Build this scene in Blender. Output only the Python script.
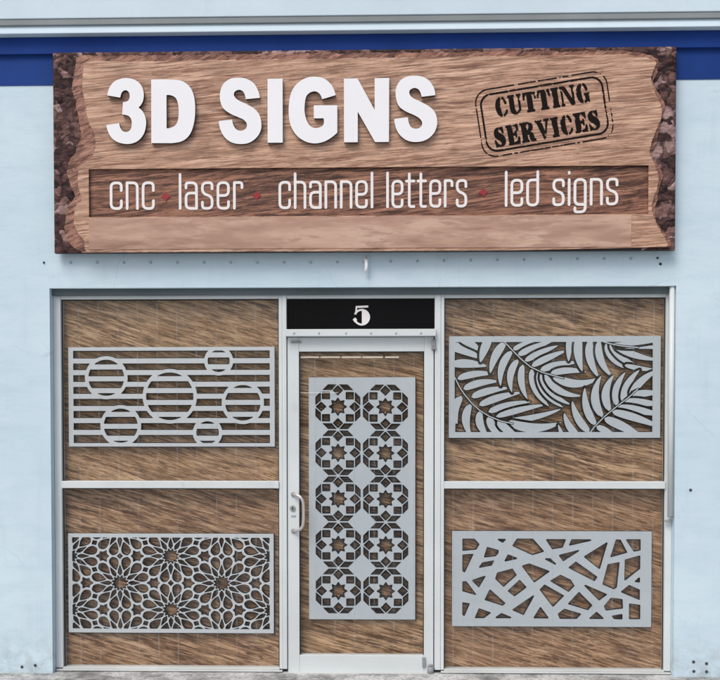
import bpy, bmesh, math, random
import numpy as np
from mathutils import Matrix, Vector

for o in list(bpy.data.objects):
    bpy.data.objects.remove(o, do_unlink=True)
random.seed(7)
SC = bpy.context.scene
COL = SC.collection

# ------------------------------------------------------------------ camera
PITCH, YAW, ROLL = -2.55077283e-02, 2.56436517e-02, 5.76284059e-04
FPX, PPX, PPY = 1000.0, 360.0, 443.17
CAM = np.array([0.137995, -6.37, 1.65])
def _rot():
    cx, sx = math.cos(PITCH), math.sin(PITCH); cy, sy = math.cos(YAW), math.sin(YAW); cr, sr = math.cos(ROLL), math.sin(ROLL)
    Rx = np.array([[1, 0, 0], [0, cx, -sx], [0, sx, cx]]); Rz = np.array([[cy, -sy, 0], [sy, cy, 0], [0, 0, 1]])
    Ry = np.array([[cr, 0, sr], [0, 1, 0], [-sr, 0, cr]])
    return Rz @ Rx @ Ry
RM = _rot()
cd = bpy.data.cameras.new('camera'); co = bpy.data.objects.new('camera', cd); COL.objects.link(co)
r, f, u = RM[:, 0], RM[:, 1], RM[:, 2]
co.matrix_world = Matrix(((r[0], u[0], -f[0], CAM[0]), (r[1], u[1], -f[1], CAM[1]), (r[2], u[2], -f[2], CAM[2]), (0, 0, 0, 1)))
cd.sensor_width = 36; cd.sensor_fit = 'HORIZONTAL'; cd.lens = FPX / 720 * 36
cd.shift_y = (PPY - 340.0) / 720.0
cd.clip_start = 0.05; cd.clip_end = 2000
SC.camera = co

# ------------------------------------------------------------------ world, sun, exposure
SUN_EL, SUN_AZ = math.radians(52), math.radians(28)      # azimuth: degrees to the left of straight out from the shopfront
w = bpy.data.worlds.new('World'); SC.world = w; w.use_nodes = True
nt = w.node_tree; bg = nt.nodes['Background']
sky = nt.nodes.new('ShaderNodeTexSky'); sky.sky_type = 'NISHITA'; sky.sun_disc = False
sky.sun_elevation = SUN_EL; sky.sun_rotation = math.radians(180 + 28); sky.dust_density = 4.0; sky.air_density = 0.9; sky.ozone_density = 1.0
nt.links.new(sky.outputs[0], bg.inputs[0]); bg.inputs[1].default_value = 0.143
sl = bpy.data.lights.new('sun', 'SUN'); sl.energy = 1.5; sl.angle = math.radians(30); sl.color = (1.0, 0.965, 0.92)
so = bpy.data.objects.new('sun', sl); COL.objects.link(so)
sd = Vector((-math.sin(SUN_AZ) * math.cos(SUN_EL), -math.cos(SUN_AZ) * math.cos(SUN_EL), math.sin(SUN_EL)))
so.rotation_euler = sd.to_track_quat('Z', 'Y').to_euler(); so.location = (0, -5, 12)
vs = SC.view_settings
vs.view_transform = 'Standard'; vs.look = 'None'; vs.gamma = 1; vs.use_curve_mapping = False; vs.exposure = -0.02

# ------------------------------------------------------------------ measuring helpers
def W(px, py, Y):
    d = RM @ np.array([(px - PPX) / FPX, 1.0, -(py - PPY) / FPX])
    p = CAM + (Y - CAM[1]) / d[1] * d
    return float(p[0]), float(p[2])
def wx(px, py, Y): return W(px, py, Y)[0]
def wz(px, py, Y): return W(px, py, Y)[1]
def rect_from(quad, Y):        # quad TL TR BR BL -> x0, x1, z0, z1
    p = [W(a, b, Y) for a, b in quad]
    return ((p[0][0] + p[3][0]) / 2, (p[1][0] + p[2][0]) / 2, (p[2][1] + p[3][1]) / 2, (p[0][1] + p[1][1]) / 2)
def quadmap(quad, rc):         # measured quad -> true rectangle
    x0, x1, z0, z1 = rc; dst = [(x0, z1), (x1, z1), (x1, z0), (x0, z0)]
    A = []; B = []
    for (a, b), (X, Z) in zip(quad, dst):
        A.append([a, b, 1, 0, 0, 0, -a * X, -b * X]); B.append(X)
        A.append([0, 0, 0, a, b, 1, -a * Z, -b * Z]); B.append(Z)
    h = np.linalg.solve(np.array(A), np.array(B))
    def m(px, py):
        w_ = h[6] * px + h[7] * py + 1
        return ((h[0] * px + h[1] * py + h[2]) / w_, (h[3] * px + h[4] * py + h[5]) / w_)
    return m

# ------------------------------------------------------------------ object helpers
ORG = {}
def thing(name, label, cat, loc, group=None):
    o = bpy.data.objects.new(name, None); COL.objects.link(o); o.location = loc
    o.empty_display_size = 0.1; o['label'] = label; o['category'] = cat
    if group: o['group'] = group
    ORG[o] = Vector(loc); return o
def link(name, me, mats, parent=None):
    o = bpy.data.objects.new(name, me); COL.objects.link(o)
    for m in (mats if isinstance(mats, (list, tuple)) else [mats]): me.materials.append(m)
    if parent is not None:
        o.parent = parent; ORG[o] = ORG[parent]
        me.transform(Matrix.Translation(-ORG[parent]))
    else: ORG[o] = Vector((0, 0, 0))
    return o
def pyd(name, V, F, mats, parent=None, mi=None, smooth=False):
    me = bpy.data.meshes.new(name); me.from_pydata(V, [], F)
    if mi is not None: me.polygons.foreach_set('material_index', mi)
    if smooth: me.polygons.foreach_set('use_smooth', [True] * len(me.polygons))
    me.update(); return link(name, me, mats, parent)
def bx(bm, x0, x1, y0, y1, z0, z1, bev=0.0):
    t = bmesh.new()
    v = [t.verts.new(p) for p in ((x0, y0, z0), (x1, y0, z0), (x1, y1, z0), (x0, y1, z0), (x0, y0, z1), (x1, y0, z1), (x1, y1, z1), (x0, y1, z1))]
    for q in ((0, 3, 2, 1), (4, 5, 6, 7), (0, 1, 5, 4), (1, 2, 6, 5), (2, 3, 7, 6), (3, 0, 4, 7)): t.faces.new([v[i] for i in q])
    if bev: bmesh.ops.bevel(t, geom=t.edges[:], offset=bev, segments=2, profile=0.5, affect='EDGES', clamp_overlap=True)
    m = bpy.data.meshes.new('t'); t.to_mesh(m); t.free(); bm.from_mesh(m); bpy.data.meshes.remove(m)
def obm(name, bm, mats, parent=None, smooth=False):
    me = bpy.data.meshes.new(name); bm.to_mesh(me); bm.free()
    if smooth: me.polygons.foreach_set('use_smooth', [True] * len(me.polygons))
    return link(name, me, mats, parent)
def box(name, x0, x1, y0, y1, z0, z1, mat, parent=None, bev=0.0):
    bm = bmesh.new(); bx(bm, x0, x1, y0, y1, z0, z1, bev); return obm(name, bm, mat, parent)
def tube(bm, pts, rad, seg=12):
    pts = [Vector(p) for p in pts]; rings = []; up = None
    for i, p in enumerate(pts):
        t = (pts[min(i + 1, len(pts) - 1)] - pts[max(i - 1, 0)]).normalized()
        a = t.orthogonal().normalized() if up is None else (up - t * up.dot(t)).normalized()
        up = a; b = t.cross(a)
        rings.append([bm.verts.new(p + (a * math.cos(k * 2 * math.pi / seg) + b * math.sin(k * 2 * math.pi / seg)) * rad) for k in range(seg)])
    for A, B in zip(rings, rings[1:]):
        for k in range(seg): bm.faces.new((A[k], A[(k + 1) % seg], B[(k + 1) % seg], B[k])).smooth = True
    bm.faces.new(rings[0][::-1]); bm.faces.new(rings[-1])
def disc(bm, x, z, yb, yf, rad, seg=16, dome=0.5):   # domed round head standing on a wall, facing -Y
    prof = [(rad, yb), (rad, yb + (yf - yb) * dome), (rad * 0.6, yb + (yf - yb) * 0.9)]
    R = [[bm.verts.new((x + rr * math.cos(k * 2 * math.pi / seg), y, z + rr * math.sin(k * 2 * math.pi / seg))) for k in range(seg)] for rr, y in prof]
    for A, B in zip(R, R[1:]):
        for k in range(seg): bm.faces.new((A[k], A[(k + 1) % seg], B[(k + 1) % seg], B[k]))
    bm.faces.new(R[-1])

# ------------------------------------------------------------------ shapes cut from sheet: signed fields -> solid meshes
class Sheet:
    def __init__(s, x0, x1, z0, z1, h):
        s.h = h; s.x0 = x0 - 2 * h; s.z0 = z0 - 2 * h
        s.nx = int((x1 - x0) / h) + 6; s.nz = int((z1 - z0) / h) + 6
        s.X, s.Z = np.meshgrid(s.x0 + h * np.arange(s.nx), s.z0 + h * np.arange(s.nz))
        s.F = np.full(s.X.shape, -9.0)
    def rect(s, x0, x1, z0, z1):
        cx, cz = (x0 + x1) / 2, (z0 + z1) / 2
        return np.minimum((x1 - x0) / 2 - abs(s.X - cx), (z1 - z0) / 2 - abs(s.Z - cz))
    def _win(s, P, pad):
        P = np.asarray(P); a = P.min(0) - pad; b = P.max(0) + pad
        i0 = max(0, int((a[0] - s.x0) / s.h)); i1 = min(s.nx, int((b[0] - s.x0) / s.h) + 2)
        j0 = max(0, int((a[1] - s.z0) / s.h)); j1 = min(s.nz, int((b[1] - s.z0) / s.h) + 2)
        return slice(j0, j1), slice(i0, i1)
    def poly(s, P, F, grow=0.0, pad=0.0):      # union of a filled polygon into field F
        P = np.asarray(P, float); sl = s._win(P, pad + grow + 4 * s.h)
        X = s.X[sl]; Z = s.Z[sl]
        if X.size == 0: return
        d = np.full(X.shape, 1e9); ins = np.zeros(X.shape, bool)
        for (ax, az), (b_x, bz) in zip(P, np.roll(P, -1, 0)):
            ex, ez = b_x - ax, bz - az; L = ex * ex + ez * ez + 1e-18
            t = np.clip(((X - ax) * ex + (Z - az) * ez) / L, 0, 1)
            d = np.minimum(d, (X - ax - t * ex) ** 2 + (Z - az - t * ez) ** 2)
            if abs(ez) > 1e-15:
                c = ((az > Z) != (bz > Z)) & (X < ex * (Z - az) / ez + ax); ins ^= c
        d = np.sqrt(d); F[sl] = np.maximum(F[sl], np.where(ins, d, -d) + grow)
    def line(s, P, wd, F):            # union of a round stroke of half width wd
        P = np.asarray(P, float); sl = s._win(P, wd + 4 * s.h); X = s.X[sl]; Z = s.Z[sl]
        if X.size == 0: return
        d = np.full(X.shape, 1e9)
        for (ax, az), (b_x, bz) in zip(P, P[1:]):
            ex, ez = b_x - ax, bz - az; L = ex * ex + ez * ez + 1e-18
            t = np.clip(((X - ax) * ex + (Z - az) * ez) / L, 0, 1)
            d = np.minimum(d, (X - ax - t * ex) ** 2 + (Z - az - t * ez) ** 2)
        F[sl] = np.maximum(F[sl], wd - np.sqrt(d))
    def blank(s): return np.full(s.X.shape, -9.0)
    def build(s, F, name, yf, yb, mats, parent=None, side=0):
        F = F.copy(); F[abs(F) < 1e-7] = 1e-7
        F[0] = -1; F[-1] = -1; F[:, 0] = -1; F[:, -1] = -1
        ins = F > 0; V = []; idx = {}; faces = []; mi = []; back = []
        h = s.h
        def node(j, i):
            k = (j, i)
            if k not in idx: idx[k] = len(V); V.append((s.x0 + i * h, s.z0 + j * h))
            return idx[k]
        def cross(a, b):
            k = (a, b) if a < b else (b, a)
            if k not in idx:
                fa, fb = F[k[0]], F[k[1]]; t = float(np.clip(fa / (fa - fb), 0.02, 0.98)); idx[k] = len(V)
                V.append((s.x0 + h * (k[0][1] + t * (k[1][1] - k[0][1])), s.z0 + h * (k[0][0] + t * (k[1][0] - k[0][0]))))
            return idx[k]
        cnt = ins[:-1, :-1].astype(int) + ins[1:, :-1] + ins[:-1, 1:] + ins[1:, 1:]
        segs = []
        for j in range(s.nz - 1):
            row = cnt[j]; i = 0
            for i in np.nonzero((row > 0) & (row < 4))[0]:
                i = int(i); cs = [(j, i), (j, i + 1), (j + 1, i + 1), (j + 1, i)]; pl = []; tag_ = []
                for a, b in zip(cs, cs[1:] + cs[:1]):
                    ia, ib = ins[a], ins[b]
                    if ia: pl.append(node(*a)); tag_.append(0)
                    if ia != ib: pl.append(cross(a, b)); tag_.append(1 if ia else 2)
                faces.append(pl)
                for q in range(len(pl)):
                    if tag_[q] == 1 and tag_[(q + 1) % len(pl)] == 2: segs.append((pl[q], pl[(q + 1) % len(pl)]))
            full = np.concatenate(([0], (row == 4).astype(int), [0])); df = np.diff(full)
            for a, b in zip(np.nonzero(df == 1)[0], np.nonzero(df == -1)[0]):
                a = int(a); b = int(b)
                faces.append([node(j, a), node(j, b), node(j + 1, b), node(j + 1, a)])
        n = len(V)
        VV = [(x, yf, z) for x, z in V] + [(x, yb, z) for x, z in V]
        FF = faces + [[q + n for q in reversed(p)] for p in faces] + [[a, a + n, b + n, b] for a, b in segs]
        mi = [0] * (2 * len(faces)) + [side] * len(segs)
        return pyd(name, VV, FF, mats, parent, mi)

def smoothpath(pts, n=7):     # (x, y) curved node, (x, y, 1) corner; closed
    N = len(pts); out = []
    P = [np.array(p[:2], float) for p in pts]; cflag = [len(p) > 2 for p in pts]
    for i in range(N):
        a, b = P[i], P[(i + 1) % N]
        if cflag[i] and cflag[(i + 1) % N]: out.append(a); continue
        L = np.linalg.norm(b - a)
        def tan(k, inn):
            if cflag[k]: return None
            t = P[(k + 1) % N] - P[k - 1]; return t / (np.linalg.norm(t) + 1e-9) * L
        ta = tan(i, 0); tb = tan((i + 1) % N, 1)
        if ta is None: ta = (2 * (b - a) - tb)
        if tb is None: tb = (2 * (b - a) - ta)
        for k in range(n):
            t = k / n
            out.append((2 * t**3 - 3 * t**2 + 1) * a + (t**3 - 2 * t**2 + t) * ta + (-2 * t**3 + 3 * t**2) * b + (t**3 - t**2) * tb)
    return [tuple(p) for p in out]
def fillet(pts, rad, n=6):    # open polyline with rounded corners
    P = [np.array(p, float) for p in pts]; out = [P[0]]
    for a, b, c in zip(P, P[1:], P[2:]):
        d1 = a - b; d2 = c - b; l1 = np.linalg.norm(d1); l2 = np.linalg.norm(d2); rr = min(rad, l1 * 0.5, l2 * 0.5)
        s_, e_ = b + d1 / l1 * rr, b + d2 / l2 * rr
        for k in range(n + 1):
            t = k / n; out.append((1 - t)**2 * s_ + 2 * t * (1 - t) * b + t * t * e_)
    out.append(P[-1]); return out
def lattice_noise(X, Z, sc, seed):   # smooth value noise for worn prints and ragged edges
    rs = np.random.RandomState(seed); T = rs.rand(64, 64)
    x = X * sc + 100; z = Z * sc + 100; i = np.floor(x).astype(int); j = np.floor(z).astype(int); fx = x - i; fz = z - j
    fx = fx * fx * (3 - 2 * fx); fz = fz * fz * (3 - 2 * fz)
    g = lambda a, b: T[a % 64, b % 64]
    return (g(j, i) * (1 - fx) + g(j, i + 1) * fx) * (1 - fz) + (g(j + 1, i) * (1 - fx) + g(j + 1, i + 1) * fx) * fz

# ------------------------------------------------------------------ materials
class M:
    def __init__(s, name, rough=0.6, spec=0.4):
        s.m = bpy.data.materials.new(name); s.m.use_nodes = True; s.t = s.m.node_tree; s.b = s.t.nodes['Principled BSDF']
        s.b.inputs['Roughness'].default_value = rough; s.b.inputs['Specular IOR Level'].default_value = spec
        s.tc = s.n('ShaderNodeTexCoord').outputs['Object']
    def n(s, kind, **kw):
        o = s.t.nodes.new(kind)
        for k, v in kw.items():
            if hasattr(o, k): setattr(o, k, v)
            else: s.put(o.inputs[k.replace('_', ' ')], v)
        return o
    def put(s, sock, v):
        if isinstance(v, bpy.types.NodeSocket): s.t.links.new(v, sock)
        else: sock.default_value = v
    def mapping(s, scale=(1, 1, 1), rot=(0, 0, 0), loc=(0, 0, 0), vec=None):
        return s.n('ShaderNodeMapping', Vector=vec or s.tc, Scale=scale, Rotation=rot, Location=loc).outputs[0]
    def noise(s, vec, scale=1.0, detail=4.0, rough=0.55, dist=0.0):
        return s.n('ShaderNodeTexNoise', Vector=vec, Scale=scale, Detail=detail, Roughness=rough, Distortion=dist).outputs['Fac']
    def ramp(s, fac, stops):
        o = s.n('ShaderNodeValToRGB', Fac=fac); e = o.color_ramp.elements
        while len(e) < len(stops): e.new(0.5)
        for el, (p, c) in zip(e, stops): el.position = p; el.color = (c if len(c) == 4 else (*c, 1)) if not isinstance(c, (int, float)) else (c, c, c, 1)
        return o.outputs[0]
    def mix(s, fac, a, b, mode='MIX'):
        o = s.t.nodes.new('ShaderNodeMix'); o.data_type = 'RGBA'; o.blend_type = mode
        s.put(o.inputs[0], fac)
        for q, v in ((6, a), (7, b)):
            s.put(o.inputs[q], v if isinstance(v, bpy.types.NodeSocket) else ((*v, 1) if len(v) == 3 else v))
        return o.outputs[2]
    def math(s, op, a, b=0.0, clamp=False):
        o = s.t.nodes.new('ShaderNodeMath'); o.operation = op; o.use_clamp = clamp; s.put(o.inputs[0], a); s.put(o.inputs[1], b); return o.outputs[0]
    def col(s, c):
        s.put(s.b.inputs['Base Color'], c if isinstance(c, bpy.types.NodeSocket) else (*c, 1)); return s
    def bump(s, h, st=0.3, dist=0.005):
        o = s.n('ShaderNodeBump', Height=h, Strength=st, Distance=dist); s.t.links.new(o.outputs[0], s.b.inputs['Normal']); return s

def painted(name, c, rough=0.55, blotch=0.07, dirt=None, bump=0.25, metal=0.0, spec=0.4):
    k = M(name, rough, spec)
    n1 = k.noise(k.tc, 1.7, 5, 0.6); n2 = k.noise(k.tc, 38, 4, 0.6)
    a = k.ramp(n1, [(0.3, tuple(x * (1 - blotch) for x in c)), (0.7, tuple(min(1, x * (1 + blotch)) for x in c))])
    if dirt:
        n3 = k.noise(k.mapping((6, 6, 2.2)), 1, 8, 0.72)
        a = k.mix(k.ramp(n3, [(0.60, 0.0), (0.78, dirt)]), a, tuple(x * 0.45 for x in c))
    k.col(a).bump(n2, bump, 0.003); k.b.inputs['Metallic'].default_value = metal
    return k.m
def wall_paint():
    k = M('stucco_pale_blue_paint', 0.62, 0.3)
    c0, c1, c2 = (0.535, 0.69, 0.765), (0.60, 0.745, 0.81), (0.575, 0.705, 0.79)
    n1 = k.noise(k.tc, 1.1, 6, 0.6); n2 = k.noise(k.mapping((2.0, 2, 7)), 1.6, 6, 0.65)
    a = k.ramp(n1, [(0.36, c0), (0.5, c2), (0.64, c1)])
    a = k.mix(k.ramp(n2, [(0.45, 0.0), (0.70, 0.45)]), a, (0.43, 0.60, 0.68))
    # scuffs and hairline horizontal trowel marks
    n3 = k.noise(k.mapping((4, 4, 22)), 1.5, 8, 0.75, 0.6)
    a = k.mix(k.ramp(n3, [(0.66, 0.0), (0.74, 0.22)]), a, (0.33, 0.44, 0.52))
    n5 = k.noise(k.mapping((5, 5, 16)), 1.9, 7, 0.7, 0.4)
    a = k.mix(k.ramp(n5, [(0.64, 0.0), (0.72, 0.35)]), a, (0.74, 0.82, 0.87))
    wv = k.mix(0.22, k.tc, k.n('ShaderNodeTexNoise', Vector=k.tc, Scale=4.0, Detail=6.0).outputs['Color'])
    cr = k.n('ShaderNodeTexVoronoi', Vector=wv, Scale=1.7, feature='DISTANCE_TO_EDGE').outputs['Distance']
    crm = k.math('MULTIPLY', k.ramp(cr, [(0.0, 1.0), (0.006, 0.0)]), k.ramp(k.noise(k.tc, 2.3, 3, 0.5), [(0.52, 0.0), (0.64, 0.4)]))
    a = k.mix(crm, a, (0.30, 0.40, 0.46))
    drip = k.noise(k.mapping((9, 9, 0.9)), 1.4, 5, 0.65)
    a = k.mix(k.ramp(drip, [(0.56, 0.0), (0.75, 0.28)]), a, (0.42, 0.53, 0.60))
    spot = k.noise(k.tc, 26, 3, 0.6)
    a = k.mix(k.ramp(spot, [(0.70, 0.0), (0.74, 0.45)]), a, (0.36, 0.46, 0.53))
    # splash dirt near the pavement
    z = k.n('ShaderNodeSeparateXYZ', Vector=k.tc).outputs[2]
    low = k.math('MULTIPLY', k.math('SUBTRACT', 1.0, k.math('MULTIPLY', z, 3.2), True), k.ramp(k.noise(k.mapping((7, 7, 9)), 1.5, 8, 0.7), [(0.42, 0.0), (0.62, 0.75)]))
    a = k.mix(low, a, (0.36, 0.42, 0.45))
    k.col(a)
    h = k.math('ADD', k.noise(k.tc, 70, 5, 0.6), k.math('MULTIPLY', k.noise(k.mapping((5, 5, 18)), 2, 5, 0.6), 1.6))
    k.bump(h, 0.2, 0.004); return k.m
def wood(name, cols, ang, sx, sz, lines=None, soft=False, rough=0.5, seed=0.0, contrast=1.0, dash=None):
    dark, mid, light, tint = cols
    k = M(name, rough, 0.3)
    v = k.mapping((1, 1, 1), (0, ang, 0), (seed * 3.1, seed, seed * 1.7))
    wob = k.n('ShaderNodeTexNoise', Vector=v, Scale=1.3, Detail=2.0).outputs['Color']
    vv = k.n('ShaderNodeVectorMath', operation='MULTIPLY_ADD'); k.put(vv.inputs[0], wob); vv.inputs[1].default_value = (0.3, 0.1, 0.055); k.put(vv.inputs[2], v)
    base = vv.outputs[0]
    g1 = k.noise(k.mapping((sx, 1, sz), vec=base), 1, 3, 0.6, 0.05)
    g2 = k.noise(k.mapping((sx * 2.2, 1, sz * 2.3), vec=base), 1, 3, 0.6, 0.05)
    g3 = k.noise(k.mapping((sx * 0.35, 1, sz * 0.8), vec=base), 1, 4, 0.6)
    big = k.noise(k.mapping((0.9, 1, 3.2), vec=base), 1, 3, 0.5)
    f = k.math('ADD', k.math('MULTIPLY', g1, 0.6), k.math('MULTIPLY', g3, 0.4))
    a = k.ramp(f, [(0.5 - 0.20 / contrast, dark), (0.5 - 0.02, mid), (0.5 + 0.17 / contrast, light)])
    a = k.mix(k.ramp(g2, [(0.38, 0.9), (0.48, 0.0)]), a, tuple(x * (0.85 if soft else 0.40) for x in mid))
    if not soft:
        a = k.mix(k.ramp(g2, [(0.54, 0.0), (0.66, 0.65)]), a, tuple(min(1, x * 1.25) for x in light))
    g4 = k.noise(k.mapping((sx * 1.7, 1, sz * 5.2), vec=base), 1, 2, 0.6)
    a = k.mix(k.ramp(g4, [(0.40, 0.0 if soft else 0.75), (0.47, 0.0)]), a, tuple(x * 0.42 for x in mid))
    a = k.mix(k.ramp(big, [(0.35, 0.0), (0.68, 0.45)]), a, tint, 'MIX')
    if dash:      # short dark pores and pale flecks lying along the grain
        dx, dz, dc, lc, amt = dash
        for q, (m_, th) in enumerate(((1.0, 0.425), (1.9, 0.40))):
            d = k.noise(k.mapping((dx * m_, 1, dz * m_), (0, 0, 0), (q * 7.3, 0, q * 3.1), vec=base), 1, 4, 0.72, 0.15)
            a = k.mix(k.ramp(d, [(th - 0.035, amt), (th + 0.045, 0.0)]), a, dc)
            a = k.mix(k.ramp(d, [(0.56, 0.0), (0.66, amt * 0.8)]), a, lc)
    k.col(a); return k.m
def bark(name, cols, sc, relief=0.6):
    k = M(name, 0.75, 0.2)
    wv = k.n('ShaderNodeTexNoise', Vector=k.tc, Scale=7.0, Detail=5.0).outputs['Color']
    v = k.mapping((1.0, 1, 1.9), (0, -0.55, 0), vec=k.mix(0.24, k.tc, wv))
    vo = k.n('ShaderNodeTexVoronoi', Vector=v, Scale=sc, feature='DISTANCE_TO_EDGE').outputs['Distance']
    tone = k.n('ShaderNodeTexVoronoi', Vector=v, Scale=sc).outputs['Color']
    tn = k.n('ShaderNodeSeparateXYZ', Vector=tone).outputs[0]
    n = k.noise(k.mapping((9, 9, 26), (0, -0.45, 0)), 1.6, 7, 0.7, 0.3)
    f = k.math('ADD', k.math('MULTIPLY', tn, 0.45), k.math('MULTIPLY', n, 0.75))
    a = k.ramp(f, [(0.34, cols[0]), (0.52, cols[1]), (0.70, cols[2]), (0.84, cols[3])])
    a = k.mix(k.ramp(vo, [(0.0, 0.75), (0.12, 0.0)]), a, cols[0])
    k.col(a).bump(k.math('ADD', f, vo), relief, 0.012); return k.m
def glass(name, strips):
    k = M(name); t = k.t; t.nodes.remove(k.b); out = t.nodes['Material Output']
    tr = k.n('ShaderNodeBsdfTransparent'); tr.inputs[0].default_value = (0.98, 0.985, 0.985, 1)
    gl = k.n('ShaderNodeBsdfGlossy'); gl.inputs['Roughness'].default_value = 0.02
    fr = k.n('ShaderNodeFresnel'); bf = k.n('ShaderNodeNewGeometry').outputs['Backfacing']; k.put(fr.inputs['IOR'], k.math('SUBTRACT', 1.33, k.math('MULTIPLY', bf, 1.33 - 1 / 1.33)))
    # evenly spaced pale lines painted into the pane for faint vertical reflections
    s = k.n('ShaderNodeSeparateXYZ', Vector=k.tc)
    px = k.math('ABSOLUTE', k.math('SUBTRACT', k.math('FRACT', k.math('MULTIPLY', s.outputs[0], 1 / strips)), 0.5))
    ln = k.math('LESS_THAN', px, 0.0045 / strips)
    line_fade = k.ramp(k.noise(k.mapping((3, 3, 5)), 2, 4, 0.6), [(0.36, 0.0), (0.68, 0.08)])
    dust = k.ramp(k.noise(k.tc, 5, 6, 0.7), [(0.45, 0.0), (0.9, 0.03)])
    df = k.n('ShaderNodeBsdfDiffuse'); df.inputs[0].default_value = (0.62, 0.66, 0.68, 1)
    m1 = k.n('ShaderNodeMixShader'); k.put(m1.inputs[0], k.math('MAXIMUM', k.math('MULTIPLY', ln, line_fade), dust)); t.links.new(tr.outputs[0], m1.inputs[1]); t.links.new(df.outputs[0], m1.inputs[2])
    m2 = k.n('ShaderNodeMixShader'); t.links.new(fr.outputs[0], m2.inputs[0]); t.links.new(m1.outputs[0], m2.inputs[1]); t.links.new(gl.outputs[0], m2.inputs[2])
    t.links.new(m2.outputs[0], out.inputs[0]); return k.m
def concrete():
    k = M('pavement_concrete', 0.85, 0.2)
    n = k.noise(k.tc, 3, 8, 0.7); n2 = k.noise(k.tc, 40, 6, 0.75)
    a = k.ramp(n, [(0.40, (0.20, 0.205, 0.20)), (0.56, (0.60, 0.61, 0.60))])
    a = k.mix(k.ramp(n2, [(0.50, 0.0), (0.64, 0.85)]), a, (0.13, 0.13, 0.125))
    k.col(a).bump(n2, 0.5, 0.01); return k.m

m_wall = wall_paint()
m_trim = painted('pale_trim_paint', (0.585, 0.71, 0.785), 0.75, 0.05, 0.18, 0.25, 0.0, 0.12)
m_blue = painted('royal_blue_paint', (0.0115, 0.046, 0.225), 0.6, 0.14, 0.15, 0.25, 0.0, 0.12)
m_blue2 = painted('royal_blue_paint_lower', (0.0125, 0.048, 0.215), 0.6, 0.16, 0.15, 0.25, 0.0, 0.12)
m_alu = painted('white_coated_aluminium', (0.63, 0.68, 0.685), 0.45, 0.07, 0.35, 0.12)
m_alu_dirty = painted('weathered_white_sill', (0.55, 0.58, 0.57), 0.6, 0.14, 0.8, 0.4)
m_white = painted('white_acrylic_face', (0.83, 0.84, 0.86), 0.45, 0.015, None, 0.03)
m_light_line = painted('cream_light_line', (0.62, 0.55, 0.44), 0.6, 0.1, 0.3)
m_return = painted('dark_letter_return', (0.035, 0.03, 0.032), 0.5, 0.1)
m_print_white = painted('white_print', (0.80, 0.77, 0.76), 0.5, 0.03, None, 0.05)
m_black_print = painted('black_stamp_print', (0.013, 0.010, 0.009), 0.8, 0.2, None, 0.05, 0.0, 0.08)
m_red = painted('dark_red_print', (0.30, 0.022, 0.03), 0.5, 0.1)
m_steel = painted('galvanised_screw', (0.36, 0.43, 0.47), 0.45, 0.15, 0.4, 0.2, 0.3)
m_hole = painted('rusted_plug', (0.045, 0.055, 0.065), 0.7, 0.2)
m_chrome = painted('brushed_steel', (0.62, 0.60, 0.57), 0.33, 0.06, 0.2, 0.05, 0.65)
m_dark = painted('dark_gasket', (0.02, 0.02, 0.02), 0.6, 0.1)
m_soffit_shade = painted('grey_soffit_shade', (0.25, 0.275, 0.28), 0.75, 0.14, 0.4, 0.2, 0.0, 0.1)
m_grey = painted('grey_pivot_casting', (0.26, 0.28, 0.29), 0.5, 0.1, 0.3, 0.2)
m_transom = painted('black_transom_film', (0.004, 0.004, 0.005), 0.2, 0.3, None, 0.0, 0.0, 0.1)
m_head_shade = painted('grey_head_shade', (0.10, 0.13, 0.14), 0.6, 0.2, 0.3)
m_room = painted('dark_interior', (0.03, 0.03, 0.03), 0.9, 0.1)
m_screen = painted('silver_blue_sheet', (0.50, 0.55, 0.58), 0.42, 0.05, 0.15, 0.04)
m_screen_pale = painted('pale_silver_sheet', (0.585, 0.62, 0.64), 0.42, 0.05, 0.15, 0.04)
m_rim_shade = painted('black_rim_shade', (0.022, 0.02, 0.02), 0.5, 0.2, None, 0.05, 0.0, 0.2)
m_screen_edge = painted('sheet_cut_edge', (0.10, 0.11, 0.12), 0.6, 0.1)
WW = ((0.13, 0.066, 0.033), (0.35, 0.202, 0.105), (0.58, 0.38, 0.225), (0.41, 0.248, 0.128))
WR = ((0.13, 0.062, 0.033), (0.34, 0.188, 0.102), (0.56, 0.355, 0.215), (0.38, 0.215, 0.114))
m_wood = [wood('brown_woodgrain_print_%d' % i, (WW, WR, WW, WR, WW)[i], math.radians((-17, -16, -13, -16, -14)[i]), 3.4, 34, seed=i * 2.3, contrast=1.9, dash=(5.2, 58, (0.058, 0.027, 0.012), (0.66, 0.46, 0.29), 0.78)) for i in range(5)]
SW = ((0.23, 0.105, 0.066), (0.48, 0.28, 0.19), (0.66, 0.43, 0.31), (0.56, 0.345, 0.235))
m_signwood = wood('sign_board_oak_print', SW, math.radians(5), 1.8, 36, seed=5.2, contrast=1.5, dash=(4.6, 68, (0.15, 0.064, 0.040), (0.72, 0.50, 0.36), 0.66))
m_inset = wood('sign_recess_red_wood', ((0.035, 0.016, 0.012), (0.185, 0.086, 0.058), (0.42, 0.215, 0.14), (0.24, 0.11, 0.072)), math.radians(6), 1.8, 34, seed=8.1, contrast=2.2, dash=(5, 55, (0.035, 0.015, 0.012), (0.42, 0.21, 0.13), 0.8))
m_strip = wood('sign_smooth_strip', ((0.27, 0.155, 0.115), (0.44, 0.275, 0.205), (0.58, 0.40, 0.31), (0.46, 0.29, 0.215)), 0, 2.6, 13, soft=True, seed=2.4, contrast=1.5)
m_bark = bark('sign_bark', ((0.014, 0.009, 0.011), (0.085, 0.044, 0.040), (0.20, 0.11, 0.098), (0.38, 0.26, 0.245)), 11, 0.8)
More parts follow.
